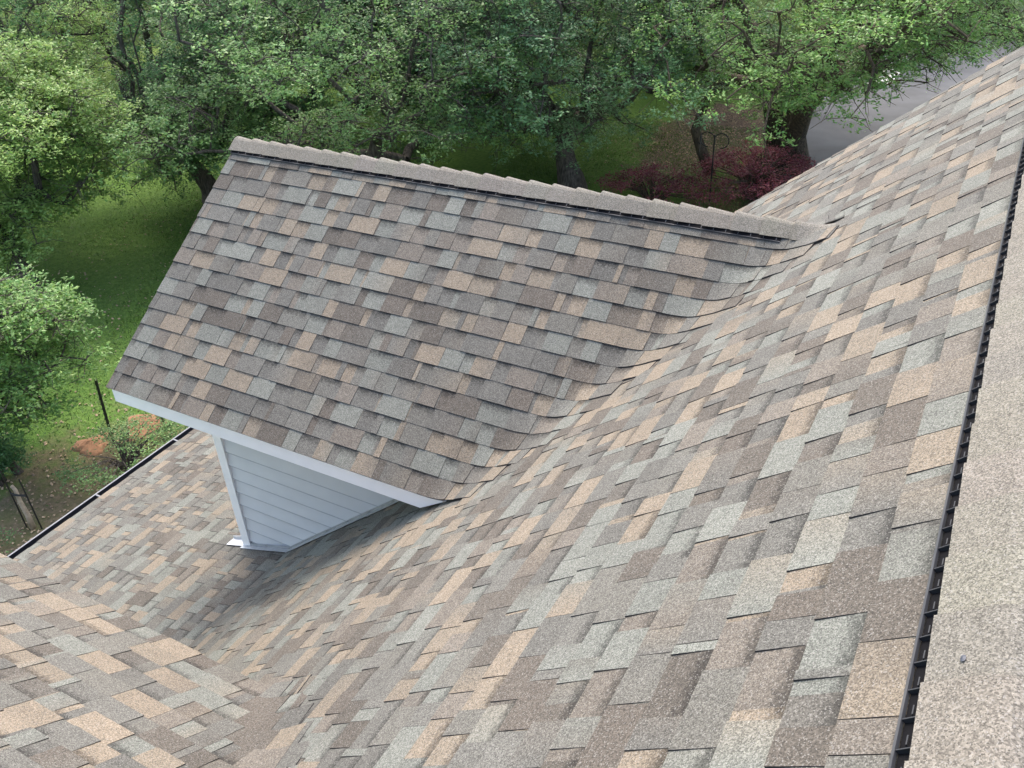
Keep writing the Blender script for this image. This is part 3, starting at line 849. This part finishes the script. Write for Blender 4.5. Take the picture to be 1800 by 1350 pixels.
dB = tree_data(5, H=8.2, Rc=6.3, fork=2.3, rt_=.36, lean=(-.3, 0), nclump=800, per=165, low=2.4, base_trunks=2, bare=.14, holes=.45)
oakB = make_tree('oak_tree', dB, L_BRIGHT, BARK2, (-5.9, 26.9, GZ), 'bright green oak with twin dark trunks behind the maroon shrub', G_OAK, rot=1.1)
dC = tree_data(38, H=8.2, Rc=4.9, fork=2.2, rt_=.28, nclump=680, per=156, low=.8, bare=.1)
oakC = make_tree('oak_tree', dC, L_MID, BARK, (-15.2, 18.6, GZ), 'mid-green oak spreading directly above the left half of the gable ridge', G_OAK)
copy_tree(oakA, (-20.6, 17.6, GZ), 2.2, (.82, .82, .9), 'deep green oak with drooping boughs just off the upper left corner of the gable roof', L_DARK)
dL = tree_data(52, H=5.6, Rc=3.0, fork=1.5, rt_=.17, nclump=360, per=209, low=1.0, bare=.04, lean=(-.1, 0))
oakL = make_tree('oak_tree', dL, L_YEL, BARK, (-20.0, 11.1, GZ), 'yellow-green young oak with a bare slim trunk standing on the lawn at the left edge', G_OAK)
copy_tree(oakC, (-25.3, 13.6, GZ), 1.7, (.9, .9, 1.05), 'pale yellow-green oak filling the upper left corner', L_YEL)
dN = tree_data(64, H=3.25, Rc=1.5, fork=1.0, rt_=.07, nclump=190, per=187, low=.9, bare=.02, leaf=.075, size=.75)
make_tree('oak_tree', dN, L_BRIGHT, BARK, (-14.2, 6.3, GZ), 'small light green oak, its round crown cut by the left edge above the black post', G_OAK)
copy_tree(oakB, (0, 33.6, GZ), 2.6, (.72, .72, .85), 'thin dark-limbed oak beside the driveway at the upper right, just above the roof slope', L_MID)
# the wood beyond
dF = tree_data(71, H=9.5, Rc=2.6, fork=3.4, rt_=.14, nclump=260, per=143, low=1.6, base_trunks=2, bare=.12, leaf=.10)
slim = make_tree('forest_tree', dF, L_BLUE, BARK, (-32.4, 24.6, GZ), 'slender two-stemmed tree in the wood, nearest to the lawn at the upper left', G_FAR)
spots = [(-34.9, 31, 'slim dark-trunked tree rising from the yellow grass clearing'), (-33.2, 31.9, 'second slim trunk standing in the yellow grass clearing'),
         (-34.9, 28.2, 'thin tree left of the yellow clearing'), (-39.3, 27.3, 'thin grey-green tree in the wood behind the pale corner oak'),
         (-30.0, 30.6, 'thin tree right of the yellow clearing, half behind the mid-green oak')]
for i, (x, y, lab) in enumerate(spots):
    copy_tree(slim, (x, y, GZ), i*1.9+.7, rnd.uniform(.9, 1.1), lab, (L_MID, L_BLUE)[i % 2])
row = []
bk = [(-48, 34, oakC), (-44, 42, oakA), (-37, 41, oakC), (-31, 40, oakA), (-25, 38.5, oakC), (-20, 41, oakB), (-14.5, 42, oakA), (-9.5, 46, oakC),
      (-3, 54, oakA), (4, 50, oakC), (-56, 45, oakA), (-50, 54, oakC), (-38, 53, oakA), (-27, 52, oakC), (-17, 55, oakA), (-7, 62, oakC), (3, 66, oakA), (-64, 36, oakC), (-40, 19.5, oakA), (-22.5, 27.5, oakC), (-17.6, 24.6, oakC), (-12.5, 33.5, oakC)]
for i, (x, y, src) in enumerate(bk):
    o = copy_tree(src, (x, y, GZ), i*2.3, rnd.uniform(.95, 1.15), 'background oak making up the solid green wood along the top', (L_BLUE, L_MID, L_DARK)[i % 3])
    o['group'] = 'background oaks of the wood'; row.append((x, y, o))
ORD = 'first second third fourth fifth sixth seventh eighth ninth tenth eleventh twelfth thirteenth fourteenth fifteenth sixteenth'.split()
for far_row in (False, True):
    rr = sorted([q for q in row if (math.hypot(q[0], q[1]) > 57) == far_row], key=lambda q: math.atan2(q[0], q[1]))
    for i, (x, y, o) in enumerate(rr):
        o['label'] = '%s oak from the left in the %s row of the wood beyond the lawn' % (ORD[i], 'farthest' if far_row else 'nearer')

# ------------------------------------------------------------------ shrubs
def shrub(name, loc, seed, rx, ry, h, ncl, per, mat, bark, label, leaf=.06, cat='shrub', flat=.4, group=None, low=.15, size=.5):
    g = np.random.default_rng(seed); root = empty(name, loc, label=label, cat=cat, group=group)
    ch = []; C = []
    for i in range(ncl):
        a = g.uniform(0, 2*pi); r_ = math.sqrt(g.random()); x, y = cos(a)*rx*r_, sin(a)*ry*r_
        z = low+(h-low)*(1-.55*r_*r_)*g.uniform(.6, 1)
        C.append((x, y, z)); md = (x*.35+g.normal()*.05, y*.35+g.normal()*.05, z*.75)
        ch.append(([(g.normal()*.04, g.normal()*.04, -.05), md, (x, y, z)], [.03*h, .018*h, .006]))
    tubes(ch, 'stems', bark, root)
    V, F, col = leaves(np.array(C), g.uniform(.7, 1.2, ncl)*size, np.clip(g.normal(.45, .22, ncl), 0, 1), per, g, leaf, flat)
    mesh_np('foliage', V, F, mat, col, parent=root)
    return root
shrub('japanese_maple', (-5.9, 23.8, GZ), 4, 1.75, 1.9, 1.5, 84, 130, L_RED, BARK2, 'dense maroon laceleaf maple below the twin-trunked oak, beside the roof slope', leaf=.07, flat=.28, size=.75)
shrub('japanese_maple', (-8.4, 22.4, GZ), 9, 1.5, 1.3, 1.0, 46, 100, L_RED, BARK2, 'sparse maroon maple boughs spread over the lawn at the left of the dense maroon one', leaf=.07, flat=.22, size=.7)
shrub('weedy_bush', (-12.45, 7.3, GZ), 12, .7, 1.2, .65, 40, 100, L_MID, BARK, 'scraggly low green bush against the black gutter, right of the black post', leaf=.05, size=.45)
shrub('evergreen_bush', (-14.15, 5.95, GZ), 13, .55, .55, 1.1, 46, 150, L_DARK, BARK, 'dense dark green bush at the left edge above the staked sapling', leaf=.05, size=.5)
shrub('low_bush', (-12.7, 4.65, GZ), 14, .5, .4, .3, 10, 80, L_MID, BARK, 'low green clump at the left edge right above the gutter corner', leaf=.05, size=.4)

# ------------------------------------------------------------------ posts, sapling, hook
def post(x, y, h, lean, label):
    root = empty('fence_post', (x, y, GZ), label=label, cat='post', group='black steel posts by the clay mounds')
    m = MB(); t = Vector((lean[0], lean[1], h))
    # T section
    for a, b in (((-.028, -.004), (.028, .004)), ((-.004, .004), (.004, .034))):
        m.hexa([(a[0], a[1], -.2), (b[0], a[1], -.2), (b[0], b[1], -.2), (a[0], b[1], -.2)]+[(t.x+p[0], t.y+p[1], t.z) for p in ((a[0], a[1]), (b[0], a[1]), (b[0], b[1]), (a[0], b[1]))])
    for i in range(12):
        f = .1+i*.075; c = t*f
        m.box(c.x-.034, c.x+.034, c.y-.012, c.y-.004, c.z-.01, c.z+.01)
    m.build('stake', M_POST, root)
post(-13.24, 7.64, 1.42, (.09, .05), 'tall black steel post leaning by the lower left corner of the gable roof')
post(-12.86, 8.52, 1.0, (.0, .02), 'black steel post whose foot shows just below the white fascia')

root = empty('staked_sapling', (-12.55, 5.45, GZ), label='cut pale sapling trunk tied between two thin black stakes beside the gutter', cat='sapling')
m = MB(); m.tube([(0, 0, -.05), (-.03, .02, .25), (-.10, .03, .5), (-.13, .05, .72), (-.17, .04, .80)], [.05, .042, .036, .03, .028], 8)
m.build('trunk', M_WOOD, root, True)
for dx, dy, h in ((-.12, -.03, 1.25), (.14, .06, 1.02)):
    m = MB(); m.tube([(dx, dy, -.1), (dx-.03, dy, h)], .012, 6); m.build('stake', M_POST, root)
m = MB(); m.tube([(-.13, -.04, .72), (0, .0, .70), (.12, .06, .70)], .010, 6); m.tube([(-.13, -.02, .66), (0, .05, .64), (.12, .07, .66)], .010, 6)
m.build('tie', M_POST, root)

root = empty('shepherd_hook', (-7.0, 23.2, GZ), label='double-armed black shepherd hook standing in the maroon shrub', cat='garden hook')
m = MB(); m.tube([(0, 0, -.1), (0, 0, 1.9)], .022, 8)
m.build('pole', M_POST, root)
for s in (-1, 1):
    m = MB(); pts = [(0, 0, 1.6)]
    for i in range(15):
        a = pi-i*(pi*1.55)/14; pts.append((s*(.2+.2*cos(a)), 0, 1.75+.2*sin(a)))
    m.tube(pts, .016, 6); m.build('hook_arm', M_POST, root)

# sawn low limb of the twin-trunked oak and a fallen-looking bough
ch = [([(-1.55, -2.31, .24), (-1.56, -2.3, .26), (-1.84, -2.24, .8), (-2.2, -2.05, 1.4), (-2.15, -1.3, 2.2), (-1.3, -.5, 2.9), (0, 0, 3.0)], [.01, .15, .16, .15, .14, .16, .2]),
      ([(.75, -.75, -.1), (.62, -.65, .5), (.35, -.45, 1.4), (-.15, -.25, 2.5), (-.3, 0, 3.6)], [.32, .26, .22, .2, .12]),
      ([(-.5, -.2, 1.35), (.0, -.45, 1.5), (.45, -.55, 1.25)], [.12, .15, .12])]
bq = oakB
lm = tubes(ch, 'sawn_limb', BARK2, None); lm.parent = bq; lm.rotation_euler[2] = -1.1

# ------------------------------------------------------------------ grass and litter (stuff)
def grass():
    g = np.random.default_rng(3); n = 120000
    x = g.uniform(-26, -8.9, n); y = g.uniform(3.5, 20, n)
    x2 = g.uniform(-14, -6, n//2); y2 = g.uniform(18, 30, n//2); x = np.concatenate([x, x2]); y = np.concatenate([y, y2]); n = len(x)
    # thin over the worn strip
    k = ((x+11.3)/3.3)**2+((y-4.3)/5.0)**2; keep = g.random(n) < np.clip(k-.75, .06, 1); x, y = x[keep], y[keep]; n = len(x)
    z = gheight(x, y); h = g.uniform(.02, .055, n)*(1+.5*noise2(x, y, 3)); a = g.uniform(0, 2*pi, n); wd = g.uniform(.010, .022, n)
    lx, ly = g.normal(size=n)*.04, g.normal(size=n)*.04
    b = np.stack([x, y, z-.01], -1); sdv = np.stack([np.cos(a)*wd, np.sin(a)*wd, 0*a], -1); tp = b+np.stack([lx, ly, h], -1)
    V = np.stack([b-sdv, b+sdv, tp], 1).reshape(-1, 3); F = np.arange(n*3).reshape(n, 3)
    c = np.stack([g.random(n), g.random(n), g.random(n), np.ones(n)], -1)
    m = leafmat('grass_blade', (.06, .125, .02, 1), (.14, .22, .05, 1), .25)
    tag(mesh_np('grass', V, F, m, np.repeat(c, 3, 0)), label='mown green lawn grass between the oaks and the house', cat='grass', kind='stuff')
grass()
def litter():
    g = np.random.default_rng(8); n = 5200
    x = np.concatenate([g.normal(-11.6, 1.6, n//2), g.normal(-8.8, 1.3, n//2)]); y = np.concatenate([g.normal(5.2, 2.4, n//2), g.normal(28.6, 2.8, n//2)])
    x = np.concatenate([x, g.uniform(-22, -9.5, 1500)]); y = np.concatenate([y, g.uniform(6, 20, 1500)])
    ok = (x < -8.6) | (y > 20); x, y = x[ok], y[ok]; n = len(x)
    z = gheight(x, y)+.018; s = g.uniform(.012, .04, n); az = g.uniform(0, 2*pi, n)
    dx, dy = np.cos(az)*s, np.sin(az)*s
    c = np.stack([x, y, z], -1); D = np.stack([dx, dy, g.normal(size=n)*.01], -1); E2 = np.stack([-dy*.7, dx*.7, g.normal(size=n)*.01], -1)
    T = np.array([0, 0, .014])
    V = np.stack([c-D, c+E2, c+D, c-E2, c+T], 1).reshape(-1, 3); b = (np.arange(n)*5)[:, None]
    F = np.concatenate([b+np.array(q) for q in ((0, 4, 1), (1, 4, 2), (2, 4, 3), (3, 4, 0))])
    tag(mesh_np('leaf_litter', V, F, simple('dry_leaf', (.36, .26, .17), .9, noise=.5, scale=3)), label='dry leaves and pale stones scattered over bare earth', cat='leaf litter', kind='stuff')
litter()
